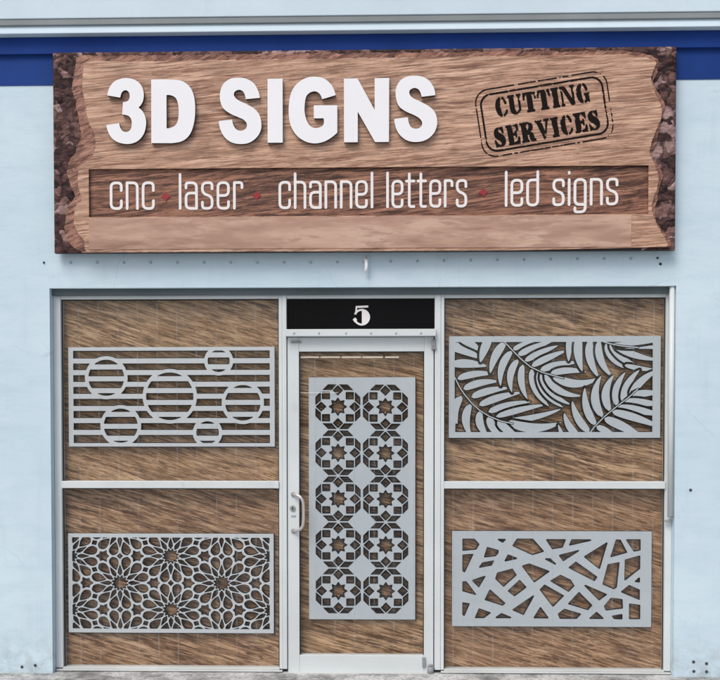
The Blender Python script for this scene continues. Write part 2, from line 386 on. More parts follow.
m_rededge = wood('sign_carved_edge_wood', ((0.085, 0.035, 0.024), (0.27, 0.125, 0.085), (0.42, 0.225, 0.165), (0.30, 0.14, 0.10)), math.radians(24), 5.5, 30, seed=3.3, contrast=1.5, dash=(10, 50, (0.05, 0.022, 0.016), (0.48, 0.28, 0.21), 0.7))
m_glass = glass('window_glass_with_reflection_lines', 0.128)
m_conc = concrete()

# ------------------------------------------------------------------ setting: pavement
Z0 = 0.0
gnd = pyd('pavement', [(-150, -150, Z0), (150, -150, Z0), (150, 150, Z0), (-150, 150, Z0)], [(0, 1, 2, 3)], m_conc); gnd['kind'] = 'structure'

# ------------------------------------------------------------------ building
OX0, OX1, OZ1 = -2.013, 1.968, 2.479        # shopfront opening
B = thing('shop_building', 'pale blue rendered shop building with a royal blue band under the roof edge', 'building', (0, 0, 0))
zs = lambda yl, yr, Y: (wz(0, yl, Y) + wz(720, yr, Y)) / 2
YB = -0.03
z_lowblue = zs(84, 81.5, 0.0); z_line = zs(55.3, 46.3, YB); z_bluetop = zs(39, 28.8, YB)
z_soffit = zs(21.3, 8.8, -0.094)
bm = bmesh.new(); H = 5.0; S = 7.0
bx(bm, -S, OX0, 0, 0.22, -0.3, H); bx(bm, OX1, S, 0, 0.22, -0.3, H); bx(bm, OX0, OX1, 0, 0.22, OZ1, H)
bx(bm, -S, -S + 0.2, 0.22, 8, -0.3, H); bx(bm, S - 0.2, S, 0.22, 8, -0.3, H); bx(bm, -S, S, 8, 8.2, -0.3, H)
wallo = obm('wall', bm, m_wall, B)
box('roof', -S - 0.1, S + 0.1, -0.001, 8.3, H, H + 0.12, m_trim, B)
box('painted_band', -S, S, -0.004, -0.0005, z_lowblue, z_line - 0.001, m_blue2, B)
box('fascia_board', -S, S, YB, -0.0005, z_line, z_bluetop, m_blue, B, 0.003)
# rolled metal trim above the blue board, then the overhanging roof fascia
bm = bmesh.new()
z_fl = zs(28.0, 15.2, -0.088)
prof = [(-0.001, z_bluetop + 0.001), (-0.082, z_bluetop + 0.001), (-0.086, z_bluetop + 0.003), (-0.086, z_bluetop + 0.007), (-0.072, z_fl - .001), (-0.001, z_fl - .001)]
A = [bm.verts.new((-S, y, z)) for y, z in prof]; C = [bm.verts.new((S, y, z)) for y, z in prof]
for i in range(len(prof)): bm.faces.new((A[i], A[(i + 1) % 6], C[(i + 1) % 6], C[i]))
bm.faces.new(A[::-1]); bm.faces.new(C); bmesh.ops.recalc_face_normals(bm, faces=bm.faces[:])
obm('metal_trim', bm, m_trim, B)
bm = bmesh.new(); bx(bm, -S, S, -0.094, -0.0008, z_soffit, 4.72, 0.004)
obm('roof_fascia', bm, m_trim, B)

box('soffit_shade_strip', -S, S, -0.088, -0.0009, z_fl, z_soffit - 0.001, m_soffit_shade, B, 0.003)  # grey strip, its colour stands in for the shaded soffit under the fascia
# screws left in the wall below the sign
for i in range(24):
    px = 44 + 26.67 * i
    if i == 24: break
    py = 262.6 - max(0, (px - 300)) * 0.0125 if px < 665 else 259.0
    x, z = W(px if px < 670 else 684.6, py, 0)
    bm = bmesh.new(); disc(bm, x, z, 0.001, -0.010, 0.0085 if 0 < i < 23 else 0.007, 12)
    obm('screw', bm, m_steel if 0 < i < 23 else m_hole, B)
for px, py in ((660.4, 264), (690.5, 490), (22, 666.8), (35.3, 665.3), (22.3, 674.2), (34.8, 674.2), (693.5, 661.8), (706.5, 663.5), (693.8, 671.2), (706.5, 671.5)):
    x, z = W(px, py, 0); bm = bmesh.new(); disc(bm, x, z, 0.001, -0.006, 0.0095, 12); obm('wall_plug', bm, m_hole, B)
x, z = W(366.3, 264, 0)
bm = bmesh.new(); bx(bm, x - 0.016, x + 0.016, -0.012, -0.0005, z + 0.012, z + 0.045, 0.003)
tube(bm, [(x, -0.01, z + 0.03), (x, -0.035, z + 0.02), (x + 0.002, -0.042, z - 0.02), (x, -0.04, z - 0.045), (x, -0.028, z - 0.05)], 0.011)
obm('hook', bm, m_white, B)
# conduit in the right corner of the opening
xc = wx(670.8, 420, 0.03); zc = wz(671, 514.5, 0.03)
bm = bmesh.new(); tube(bm, [(xc, 0.024, zc), (xc, 0.024, OZ1 - 0.001)], 0.017, 16); cdt = obm('conduit', bm, m_alu, B)
bm = bmesh.new(); tube(bm, [(xc, 0.024, zc - 0.012), (xc, 0.024, zc - 0.0005)], 0.019, 16)
obm('end_cap', bm, m_grey, cdt)
box('clip', xc - 0.03, xc + 0.012, 0.03, 0.05, zc - 0.05, zc - 0.036, m_grey, cdt, 0.003)

# ------------------------------------------------------------------ glazed front: two windows, transom, door
FY, GY = 0.065, 0.095                    # frame front, glass plane
gL, gR, mL, mR = -1.965, 1.925, -0.55, 0.514
gT, gB = 2.416, 0.023 + 0.012
mLi = wx(286.8, 470, FY); mRi = wx(434.6, 470, FY)
midA = wz(170, 482.2, FY), wz(170, 489.3, FY); midA = ((wz(170, 482.0, FY) + wz(550, 480.6, FY)) / 2, (wz(170, 488.8, FY) + wz(550, 488.0, FY)) / 2)
z_sill = wz(360, 668.6, FY); 
FB = 0.135
def window(xa, xb, fa, fb):
    # xa, xb: glass opening; fa, fb: outer edges of the frame
    bm = bmesh.new()
    bx(bm, fa, xa, FY, FB, Z0 + 0.02, OZ1 - 0.0005, 0.003); bx(bm, xb, fb, FY, FB, Z0 + 0.02, OZ1 - 0.0005, 0.003)
    bx(bm, xa + .0005, xb - .0005, FY + 0.002, FB - 0.001, gT, OZ1 - 0.001, 0.003)
    bx(bm, xa + .0005, xb - .0005, FY - 0.012, FB - 0.001, midA[1], midA[0], 0.003)
    f = obm('window', bm, m_alu, B)
    bm = bmesh.new(); bx(bm, fa + 0.002, fb - 0.002, FY - 0.02, FB - 0.001, Z0 + 0.004, z_sill - 0.012, 0.004); bx(bm, xa, xb, FY - 0.008, FB - 0.002, z_sill - 0.0118, z_sill, 0.002)
    obm('sill', bm, m_alu_dirty, f)
    for z0, z1 in ((z_sill, midA[1]), (midA[0], gT)):
        box('pane', xa + 0.001, xb - 0.001, GY, GY + 0.005, z0 + 0.001, z1 - 0.001, m_glass, f)
    # dark rubber bead round each pane
    bm = bmesh.new(); g = 0.007
    for z0, z1 in ((z_sill, midA[1]), (midA[0], gT)):
        bx(bm, xa + 0.0005, xa + g, GY - 0.006, GY - 0.001, z0 + 0.0005, z1 - 0.0005); bx(bm, xb - g, xb - 0.0005, GY - 0.006, GY - 0.001, z0 + 0.0005, z1 - 0.0005)
        bx(bm, xa + g, xb - g, GY - 0.006, GY - 0.001, z1 - g, z1 - 0.0005)
    obm('gasket', bm, m_dark, f)
    return f
window(gL, mL, OX0 + 0.0005, mL + 0.022)
window(mR, gR, mR - 0.022, OX1 - 0.0005)

box('head_shade_strip', OX0 + .001, OX1 - .001, FY - 0.022, FY - 0.0005, wz(360, 294.6, FY - .02), OZ1 - .0004, m_head_shade, B, 0.002)  # dark strip coloured in for the shade under the opening head
# transom over the door
zt0, zt1 = wz(360, 329.6, FY), gT
zb0 = wz(360, 336.4, FY - 0.02)
bm = bmesh.new()
bx(bm, mL + 0.0225, mLi, FY - 0.004, FB, Z0 + 0.02, OZ1 - 0.0012, 0.003); bx(bm, mRi, mR - 0.0225, FY - 0.004, FB, Z0 + 0.02, OZ1 - 0.0012, 0.003)
bx(bm, mLi + .0005, mRi - .0005, FY, FB - 0.001, gT, OZ1 - 0.002, 0.003)
bx(bm, mLi - 0.006, mRi + 0.006, FY - 0.045, FB - 0.002, zb0, zt0, 0.003)
trn = obm('transom', bm, m_alu, B)
box('pane', mLi + 0.001, mRi - 0.001, GY, GY + 0.006, zt0 + 0.001, gT - 0.001, m_transom, trn)
for px in (294, 319, 346, 371, 396, 421):
    x, z = W(px, 333.2, FY - 0.045); bm = bmesh.new(); disc(bm, x, z, FY - 0.0445, FY - 0.049, 0.007, 10); obm('screw', bm, m_steel, trn)
# number 5 on the transom glass
def five():
    q = lambda u, v: W(280 + u / 4, 290 + v / 4, GY)
    P = [q(290, 60), q(362, 60), q(362, 148), q(290, 148)]
    x0, x1, z0, z1 = P[0][0], P[1][0], P[2][1], P[0][1]
    s = Sheet(x0, x1, z0, z1, 0.0016); k = (x1 - x0) / 72
    cx, cz = q(327, 109); R = 33 * k
    Fd = s.blank()
    rr = np.hypot(s.X - cx, s.Z - cz)
    half = np.minimum(R - rr, s.X - (cx + 0.5 * k))
    ring = np.minimum(np.minimum(R - rr, rr - (R - 7.5 * k)), (cx + 2 * k) - s.X)
    gap = np.minimum(ring, -np.minimum(s.Z - (cz - 2 * k), (cx - 2 * k) - s.X))    # ring only below the middle on the left
    ring2 = np.minimum(ring, np.maximum((cz - 8 * k) - s.Z, s.Z - (cz + 12 * k)))
    Fd = np.maximum(half, ring2)
    s.poly([q(305, 64), q(353, 62), q(353, 70), q(311, 72)], Fd); s.poly([q(303, 64), q(310, 64), q(306, 98), q(300, 98)], Fd)
    s.poly([q(291, 118), q(301, 110), q(309, 120), q(299, 130)], Fd)
    s.build(Fd, 'number', GY - 0.003, GY - 0.0005, m_print_white, trn)
five()

# door
dx0, dx1 = wx(287.6, 500, FY), wx(433.6, 500, FY)
dgx0, dgx1 = (wx(298.7, 650, FY) + wx(299.6, 355, FY)) / 2, (wx(423.3, 650, FY) + wx(425, 355, FY)) / 2
dz0, dz1 = wz(360, 673.6, FY), zb0 - 0.002
dgz0, dgz1 = wz(360, 655.6, FY), wz(360, 351.4, FY)
bm = bmesh.new(); DY, DB = FY + 0.006, FB - 0.004
bx(bm, dx0, dgx0, DY, DB, dz0, dz1, 0.003); bx(bm, dgx1, dx1, DY, DB, dz0, dz1, 0.003)
bx(bm, dgx0 + .0004, dgx1 - .0004, DY + 0.0008, DB - 0.001, dgz1, dz1 - 0.001, 0.002); bx(bm, dgx0 + .0004, dgx1 - .0004, DY + 0.0008, DB - 0.001, dz0 + 0.001, dgz0, 0.002)
door = obm('door', bm, m_alu, B)
box('pane', dgx0 + .001, dgx1 - .001, GY, GY + 0.005, dgz0 + .001, dgz1 - .001, m_glass, door)
bm = bmesh.new(); g = 0.006
bx(bm, dgx0 + .0005, dgx0 + g, GY - .006, GY - .001, dgz0, dgz1); bx(bm, dgx1 - g, dgx1 - .0005, GY - .006, GY - .001, dgz0, dgz1)
bx(bm, dgx0 + g, dgx1 - g, GY - .006, GY - .001, dgz1 - g, dgz1 - .0005)
obm('gasket', bm, m_dark, door)
# pale pieces painted in for a bright line of light atop the door glass
bm = bmesh.new()
for a, b in ((299.5, 319), (320.5, 340), (341.5, 361), (362.5, 383), (385, 399)):
    xa, zz = W(a, 357.2, GY); xb = wx(b, 357.2, GY); bx(bm, max(xa, dgx0 + .008), xb, GY - .0012, GY - .0004, zz - 0.0055, zz + 0.0055)
obm('light_line', bm, m_light_line, door)
xa, zz = W(300, 392.8, GY); bm = bmesh.new(); bx(bm, dgx0 + .008, wx(338, 393, GY), GY - .0012, GY - .0004, zz - 0.0014, zz + 0.0014); obm('light_line', bm, m_print_white, door)  # thin white bar painted in for a line reflected in the glass
# pull handle
bm = bmesh.new()
path = [(293.0, 494.2, 0), (296.5, 494.6, 0.03), (300.5, 496.2, 0.045), (303.3, 500, 0.05), (304.2, 506, 0.05), (304.2, 516, 0.05), (303.6, 524, 0.05), (301, 528.4, 0.045), (297, 530.2, 0.03), (293.2, 530.8, 0)]
pp = [np.array([*W(a, b, DY)[:1], DY - c, W(a, b, DY)[1]]) for a, b, c in path]
cv = []
for i in range(len(pp) - 1):
    p0, p1, p2, p3 = pp[max(i - 1, 0)], pp[i], pp[i + 1], pp[min(i + 2, len(pp) - 1)]
    for k in range(5):
        t = k / 5; cv.append(0.5 * (2 * p1 + (p2 - p0) * t + (2 * p0 - 5 * p1 + 4 * p2 - p3) * t * t + (3 * p1 - p0 - 3 * p2 + p3) * t**3))
tube(bm, cv + [pp[-1]], 0.0095, 12)
hd = obm('handle', bm, m_chrome, door)
for a, b in ((293.2, 494.2), (293.4, 530.8)):
    bm = bmesh.new(); x, z = W(a, b, DY); disc(bm, x, z, DY + 0.0005, DY - 0.012, 0.015, 16, 0.7); obm('handle_foot', bm, m_grey, hd)
x, z = W(292.7, 508.2, DY); bm = bmesh.new(); disc(bm, x, z, DY + .0005, DY - 0.010, 0.0185, 20, 0.8); lk = obm('lock', bm, m_grey, door)
bm = bmesh.new(); bx(bm, x - .003, x + .003, DY - .0125, DY - .0092, z - .009, z + .009); obm('keyhole', bm, m_dark, lk)
x, z = W(293.6, 515.8, DY); bm = bmesh.new(); bx(bm, x - .016, x + .014, DY - 0.004, DY + .0005, z - .007, z + .006, .002); obm('lock_plate', bm, m_steel, door)
# pivots and latch
xa, za = W(423.9, 662, DY); box('hinge', xa - .011, xa + .011, DY - .012, DY + .0005, za - .032, za + .032, m_grey, door, .003)
xa, za = W(430.5, 670, DY); bm = bmesh.new(); tube(bm, [(xa, DY - .016, za - .025), (xa, DY - .016, za + .028)], .021, 18); tube(bm, [(xa, DY - .016, za + .0285), (xa, DY - .016, za + .04)], .013, 14); obm('pivot', bm, m_grey, door)
xa, za = W(434, 344, DY - .02); bm = bmesh.new(); bx(bm, xa - .014, xa + .012, DY - .022, DY + .0005, za - .018, za + .03, .003); bx(bm, xa - .017, xa + .015, DY - .026, DY - .001, za - .034, za - .0185, .002); obm('pivot', bm, m_grey, door)
xa, za = W(298, 341.8, DY); bm = bmesh.new(); bx(bm, xa - .045, xa + .02, DY - .009, DY + .0005, za - .007, za + .006, .002); obm('latch', bm, m_grey, door)
box('threshold', dx0, dx1, FY - 0.03, FB, Z0 + 0.001, dz0 - 0.006, m_alu_dirty, B, 0.003)

# ------------------------------------------------------------------ woodgrain boards inside the glass
PF, PB = 0.142, 0.160
def board(name, label, x0, x1, z0, z1, m, grp='woodgrain boards behind the glass'):
    t = thing(name, label, 'board', ((x0 + x1) / 2, PF, z0), grp)
    b = box('woodgrain_face', x0, x1, PF, PB, z0, z1, m, t, 0.002)
    return t
def board_obj(name, label, x0, x1, z0, z1, m):
    o = box(name, x0, x1, PF, PB, z0, z1, m)
    c = Vector(((x0 + x1) / 2, PF, z0)); o.data.transform(Matrix.Translation(-c)); o.location = c
    o['label'] = label; o['category'] = 'board'; o['group'] = 'woodgrain boards behind the glass'
    return o
zm = (midA[0] + midA[1]) / 2
board_obj('wood_board', 'brown woodgrain board behind the screen of stripes and circles', gL - 0.03, mL + 0.02, zm + .001, gT + 0.03, m_wood[0])
board_obj('wood_board', 'brown woodgrain board behind the screen of star rosettes', gL - 0.03, mL + 0.02, z_sill - .02, zm - .001, m_wood[1])
board_obj('wood_board', 'brown woodgrain board behind the palm leaf screen', mR - 0.02, gR + 0.03, zm + .001, gT + 0.03, m_wood[2])
board_obj('wood_board', 'brown woodgrain board behind the screen of broken shards', mR - 0.02, gR + 0.03, z_sill - .02, zm - .001, m_wood[3])
board_obj('wood_board', 'tall narrow brown woodgrain board filling the glass door', mL + 0.0215, mR - 0.0215, dgz0 - .02, zt0 - .02, m_wood[4])

# ------------------------------------------------------------------ cut-out screens
SY, ST = 0.104, 0.012
GRP = 'cut-out panels shown behind the glass'
def screen(name, label, quad, h, fn, mats, lip=0.0056):
    rc = rect_from(quad, SY); m = quadmap(quad, rc)
    s = Sheet(rc[0] - .012, rc[1] + .012, rc[2] - .012, rc[3] + .012, h); F = fn(s, rc, m)
    o = s.build(np.minimum(F, s.rect(*rc)), name, SY, SY + ST, mats, None, 1)
    c = Vector(((rc[0] + rc[1]) / 2, SY, rc[2])); o.data.transform(Matrix.Translation(-c)); o.location = c
    o['label'] = label; o['category'] = 'decorative screen'; o['group'] = GRP
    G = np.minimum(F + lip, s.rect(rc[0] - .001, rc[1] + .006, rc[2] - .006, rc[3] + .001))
    s2 = s.build(G, 'rim_shade_sheet', SY + ST + .0004, SY + ST + 0.009, [m_rim_shade, m_rim_shade], None, 0)  # added black sheet, stands in for shade around the holes and outer edges
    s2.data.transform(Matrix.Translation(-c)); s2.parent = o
    # four stand-off spacers hold it to the board behind
    for sx in (0, 1):
        for sz in (0, 1):
            ax = (rc[0] + .012, rc[1] - .012)[sx] - c.x; az = (rc[2] + .012, rc[3] - .012)[sz] - c.z
            bm = bmesh.new(); tube(bm, [(ax, ST + .0094, az), (ax, PF - SY - .0005, az)], .006, 10)
            me = bpy.data.meshes.new('spacer'); bm.to_mesh(me); bm.free(); sp = bpy.data.objects.new('spacer', me); COL.objects.link(sp)
            me.materials.append(m_grey); sp.parent = o
    return o
def frame_field(s, rc, wl, wr, wb, wt):
    return -s.rect(rc[0] + wl, rc[1] - wr, rc[2] + wb, rc[3] - wt)

def circles(s, rc, m):
    z = lambda u, v: m(55 + u / 3.13, 330 + v / 3.13)
    k = abs(z(100, 0)[0] - z(0, 0)[0]) / 100
    F = frame_field(s, rc, 15 * k, 15 * k, 11 * k, 11 * k)
    tops = [60, 97, 133.5, 170.5, 208, 246, 284, 321, 357]; pitch = 37.2
    bars = s.blank()
    for v in tops[1:-1]:
        zz = z(300, v)[1]; bars = np.maximum(bars, 7.8 * k - abs(s.Z - zz))
    inb = s.blank()
    for v in np.arange(60 + pitch / 2, 360, pitch):
        zz = z(300, v)[1]; inb = np.maximum(inb, 7.8 * k - abs(s.Z - zz))
    ring = s.blank(); disc_ = s.blank()
    for u, v, R in ((161, 150, 67), (360, 208, 85), (514, 97, 45), (588, 228, 66), (206, 300, 64), (477, 321, 46)):
        cx, cz = z(u, v); d = np.hypot(s.X - cx, s.Z - cz); disc_ = np.maximum(disc_, (R - 6) * k - d); ring = np.maximum(ring, 5.5 * k - abs(d - (R - 5) * k))
    F = np.maximum(F, np.where(disc_ > 0, np.minimum(inb, disc_ + 1), np.minimum(bars, -disc_)))
    return np.maximum(F, ring)

def stars(s, rc, m):
    z = lambda u, v: m(62 + u / 6.07, 528 + v / 6.07)
    k = abs(z(0, 100)[1] - z(0, 0)[1]) / 100
    cx, cz = z(353, 335); L = 326 * k; SX = 307.5 / (326 * math.sqrt(3) / 2 * 1.0)
    SX = (309 * k) / (L * math.sqrt(3) / 2)
    Hh = s.blank()
    leaf = [(.252, 0), (.275, .018), (.30, .036), (.33, .054), (.36, .066), (.39, .0735), (.42, .075), (.446, .068), (.468, .050), (.485, .027), (.496, 0)]
    leaf = leaf + [(r_, -a) for r_, a in leaf[-2:0:-1]]
    kite = [(.138, 0), (.19, .033), (.235, .031), (.335, 0), (.235, -.031), (.19, -.033)]
    dia = [(-.05, 0), (0, .046), (.05, 0), (0, -.046)]
    star12 = [((.145 if i % 2 == 0 else .098) * math.cos(i * math.pi / 12), (.145 if i % 2 == 0 else .098) * math.sin(i * math.pi / 12)) for i in range(24)]
    def put(P, ox, oz, a):
        c_, s_ = math.cos(a), math.sin(a)
        s.poly([(cx + SX * L * (ox + x * c_ - y * s_), cz + L * (oz + x * s_ + y * c_)) for x, y in P], Hh, 0.0026)
    hx = math.sqrt(3) / 2
    for i in range(-2, 5):
        for j in range(-3, 4):
            ox, oz = i * hx, j + (0.5 if i % 2 else 0)
            put(star12, ox, oz, math.pi / 12)
            for q in range(12):
                put(leaf, ox, oz, math.radians(15 + 30 * q)); put(kite, ox, oz, math.radians(30 * q))
            for q in range(3):
                a = math.radians(30 + 60 * q); put(dia, ox + .5 * math.cos(a), oz + .5 * math.sin(a), a)
            for q in (0, 1):
                a = math.radians(60 * q); r3 = 1 / math.sqrt(3)
                st = []
                for t in range(6):
                    toward = (t % 2 == 1) if q == 0 else (t % 2 == 0)
                    st += [((.118 if t % 2 == 1 else .098) * math.cos(math.radians(60 * t)), (.118 if t % 2 == 1 else .098) * math.sin(math.radians(60 * t))),
                           (.072 * math.cos(math.radians(60 * t + 30)), .072 * math.sin(math.radians(60 * t + 30)))]
                put(st, ox + r3 * math.cos(a), oz + r3 * math.sin(a), a)
    fr = 24 * k
    return np.maximum(frame_field(s, rc, fr, fr, fr, fr), -Hh)

def lensleaf(b, t, bow, wd, n=16, fat=0.55):     # leaf from base b to tip t, bowed sideways, half width wd
    b = np.array(b, float); t = np.array(t, float); d = t - b; L = np.linalg.norm(d); nrm = np.array([-d[1], d[0]]) / L
    A = []; C = []
    for i in range(n + 1):
        q = i / n; mid = b + d * q + nrm * bow * 4 * q * (1 - q)
        w_ = wd * (math.sin(math.pi * q ** fat)) ** 0.62 * 1.07 if 0 < q < 1 else 0
        A.append(mid + nrm * w_); C.append(mid - nrm * w_)
    return A + C[-2:0:-1]

def palms(s, rc, m):
    za = lambda p: m(445 + p[0] / 5.913, 330 + p[1] / 5.913)
    zb = lambda p: m(550 + p[0] / 5.917, 330 + p[1] / 5.917)
    k = abs(za((100, 0))[0] - za((0, 0))[0]) / 100
    F = s.blank(); ribs = s.blank(); rest = s.blank()
    def lf(f, b, t, bow, wd, fat=0.62):          # each leaflet keeps a clear gap to the ones before it
        G = s.blank(); s.poly([f(p) for p in lensleaf(b, t, bow, wd, fat=fat)], G, 0.0, 0.03)
        np.minimum(F, -G - 0.0150, out=F); np.maximum(F, G, out=F)
    def rib(f, pts, wd=2.8): s.line([f(p) for p in pts], wd * k, ribs)
    a, b = za, zb
    # frond one, lower left
    rib(a, [(58, 285), (85, 340), (115, 385), (160, 438), (205, 478), (260, 512), (330, 540), (400, 555)], 3)
    for B_, T_, bow, wd in (((40, 205), (248, 217), -8, 24), ((72, 292), (292, 262), -14, 19), ((108, 352), (318, 306), -14, 20), ((155, 400), (380, 345), -12, 20), ((200, 448), (455, 370), -10, 20),
                            ((255, 487), (508, 424), -10, 19), ((300, 515), (600, 440), -6, 17), ((360, 540), (690, 465), 14, 17), ((370, 545), (690, 545), 34, 26),
                            ((20, 95), (208, 172), -10, 27), ((90, 60), (216, 132), -8, 20),
                            ((96, 392), (60, 640), 34, 26), ((148, 440), (160, 640), 30, 23), ((205, 480), (262, 640), 24, 22), ((255, 512), (350, 640), 16, 23), ((310, 540), (440, 640), 6, 22)):
        lf(a, B_, T_, bow, wd)
    s.poly([a(p) for p in ((50, 420), (95, 400), (78, 500), (75, 560), (50, 545))], rest)
    # frond two, centre
    rib(a, [(345, 68), (400, 125), (450, 175), (505, 220), (570, 250), (650, 272), (700, 285)], 3)
    for B_, T_, bow, wd in (((262, 50), (208, 195), 6, 24), ((352, 75), (266, 260), 16, 23), ((392, 125), (328, 335), 26, 21), ((428, 175), (395, 372), 26, 20), ((458, 205), (488, 412), 22, 19), ((508, 232), (615, 452), 28, 20),
                            ((545, 250), (700, 458), 34, 19), ((400, 118), (545, 60), -4, 15), ((428, 150), (640, 62), -4, 18), ((470, 185), (668, 92), -6, 17), ((510, 215), (720, 120), -6, 18), ((560, 240), (790, 190), -12, 19)):
        lf(a, B_, T_, bow, wd)
    for B_, T_, bow, wd in (((-60, 262), (125, 442), 30, 18), ((-35, 265), (192, 388), 40, 20), ((5, 265), (292, 280), 44, 24), ((0, 258), (218, 248), -14, 18)): lf(b, B_, T_, bow, wd)
    # frond three, upper right
    rib(b, [(285, 55), (330, 72), (372, 82), (430, 92), (520, 100)], 3)
    for B_, T_, bow, wd in (((112, 50), (108, 185), 0, 17), ((170, 40), (190, 245), 14, 24), ((236, 55), (290, 282), 26, 23), ((286, 60), (372, 278), 30, 21), ((328, 78), (452, 225), 22, 20), ((350, 82), (560, 222), 26, 17), ((375, 88), (640, 172), 16, 19), ((385, 90), (650, 105), -8, 18), ((370, 80), (650, 58), 6, 11), ((440, 205), (640, 232), 6, 13)): lf(b, B_, T_, bow, wd)
    # frond four, lower right
    rib(b, [(235, 608), (262, 572), (320, 512), (370, 470), (420, 430), (470, 392), (520, 345)], 3)
    for B_, T_, bow, wd in (((72, 625), (48, 560), 0, 10), ((165, 625), (82, 490), -14, 20), ((230, 602), (130, 420), -18, 22), ((268, 562), (205, 340), -22, 22), ((308, 515), (302, 268), -40, 24), ((352, 480), (378, 262), -36, 23), ((392, 447), (446, 246), -26, 20), ((428, 425), (530, 232), -22, 20), ((472, 388), (640, 232), -18, 21),
                            ((480, 385), (650, 368), -6, 20), ((440, 420), (660, 438), -3, 21), ((398, 455), (660, 500), -4, 23), ((365, 480), (660, 575), -8, 22), ((320, 520), (560, 640), -6, 25), ((275, 568), (400, 640), -4, 18)): lf(b, B_, T_, bow, wd)
    F = np.minimum(F, -ribs - 0.0045)
    return np.maximum(np.maximum(np.maximum(F, ribs), rest), frame_field(s, rc, 34 * k, 46 * k, 34 * k, 34 * k))

def shards(s, rc, m):
    a = lambda p: m(445 + p[0] / 6.18, 525 + p[1] / 6.18); b = lambda p: m(545 + p[0] / 6.18, 525 + p[1] / 6.18)
    H_ = s.blank()
    A = [[(112, 92), (180, 92), (207, 122), (190, 150), (112, 158)], [(112, 190), (170, 185), (120, 290), (112, 285)], [(262, 143), (325, 160), (325, 175), (310, 190), (245, 198)], [(330, 92), (370, 92), (355, 106)],
         [(232, 238), (298, 225), (285, 248), (215, 262)], [(390, 188), (440, 207), (372, 222)], [(445, 90), (540, 90), (605, 162), (540, 182), (420, 128)], [(172, 345), (245, 320), (208, 382)],
         [(325, 300), (415, 275), (437, 310), (362, 378), (315, 332)], [(480, 255), (520, 243), (640, 287), (552, 350)], [(112, 355), (130, 355), (187, 430), (112, 408)], [(460, 345), (498, 385), (430, 437), (393, 408)],
         [(278, 405), (368, 485), (355, 495), (250, 462)], [(112, 485), (148, 490), (118, 560), (112, 555)], [(212, 522), (278, 545), (240, 573), (190, 573)], [(350, 550), (405, 573), (318, 573)],
         [(545, 440), (485, 552), (422, 525)], [(590, 512), (635, 573), (553, 573)]]
    C = [[(5, 210), (30, 210), (62, 240)], [(10, 92), (122, 92), (105, 135), (45, 145)], [(165, 92), (280, 92), (152, 122)], [(90, 188), (205, 158), (112, 218)], [(150, 262), (190, 230), (318, 320), (305, 340)],
         [(245, 195), (380, 110), (335, 265)], [(440, 92), (462, 92), (502, 165), (408, 192)], [(505, 90), (585, 90), (585, 150), (550, 157)], [(390, 245), (455, 232), (440, 380), (425, 390), (360, 362)],
         [(497, 215), (583, 190), (583, 265), (495, 335)], [(582, 325), (582, 348), (560, 345)], [(38, 345), (95, 312), (155, 340), (177, 375), (145, 407)], [(-28, 400), (-3, 373), (112, 437), (50, 500)],
         [(210, 418), (288, 495), (265, 520), (148, 485)], [(85, 550), (120, 522), (218, 550), (195, 575), (95, 575)], [(248, 373), (378, 428), (335, 460)], [(320, 540), (358, 575), (280, 575)],
         [(370, 500), (410, 452), (475, 460), (478, 510), (380, 522)], [(420, 562), (475, 553), (475, 577), (430, 575)], [(475, 410), (520, 373), (582, 400), (582, 455)], [(525, 487), (585, 495), (585, 575), (525, 575)]]
    for P in A: s.poly([a(p) for p in P], H_, 0.0055)
    for P in C: s.poly([b(p) for p in P], H_, 0.0055)
    return -H_

def rosettes(s, rc, m):
    H_ = s.blank()
    for cx in (338.1, 385.6):
        for r_ in range(5):
            cy = 406.9 + 46.05 * r_
            q = lambda x, y: m(cx + x / 11.33, cy + y / 11.33)
            s.poly([q((98 if i % 2 == 0 else 64) * math.sin(i * math.pi / 8), (98 if i % 2 == 0 else 64) * math.cos(i * math.pi / 8)) for i in range(16)], H_, 0.0038)
            for sx in (-1, 1):
                s.poly([q(sx * 190 + x, y) for x, y in ((-54, 0), (0, 50), (54, 0), (0, -50))], H_, 0.0038); s.poly([q(x, sx * 186 + y) for x, y in ((-52, 0), (0, 52), (52, 0), (0, -52))], H_, 0.0038)
                for sy in (-1, 1):
                    s.poly([q(sx * 135 + x, sy * 126 + y) for x, y in ((-40, -36), (40, -36), (40, 36), (-40, 36))], H_, 0.0038)
                    s.poly([q(sx * x, sy * y) for x, y in ((172, 190), (110, 251), (17, 251), (70, 190))], H_, 0.0016)
                    s.poly([q(sx * x, sy * y) for x, y in ((194, 166), (253, 107), (253, 19), (194, 70))], H_, 0.0016)
    return -H_

screen('cutout_screen', 'pale screen of horizontal bars crossed by six rings', [(68.3, 347.3), (275.2, 346.8), (274, 446.3), (69, 446.8)], 0.0026, circles, [m_screen_pale, m_screen_edge])
screen('cutout_screen', 'fine lace-like screen of twelve-petal star rosettes', [(68.3, 533.9), (273.8, 533.2), (273.6, 632.6), (68.6, 633)], 0.0022, stars, [m_screen_pale, m_screen_edge])
screen('cutout_screen', 'silver blue screen of curving palm fronds', [(448.8, 337.2), (660.8, 335), (660.2, 437.2), (449, 438.4)], 0.0024, palms, [m_screen, m_screen_edge])
screen('cutout_screen', 'silver blue screen pierced with irregular angular shards', [(452, 531.5), (651.4, 530.8), (651.4, 626.6), (452, 626.6)], 0.0026, shards, [m_screen, m_screen_edge])
screen('cutout_screen', 'tall narrow screen with ten octagonal rosettes in the glass door', [(309, 377.8), (415.7, 376.8), (414.8, 619.4), (308.8, 619.4)], 0.0026, rosettes, [m_screen, m_screen_edge], 0.0095)

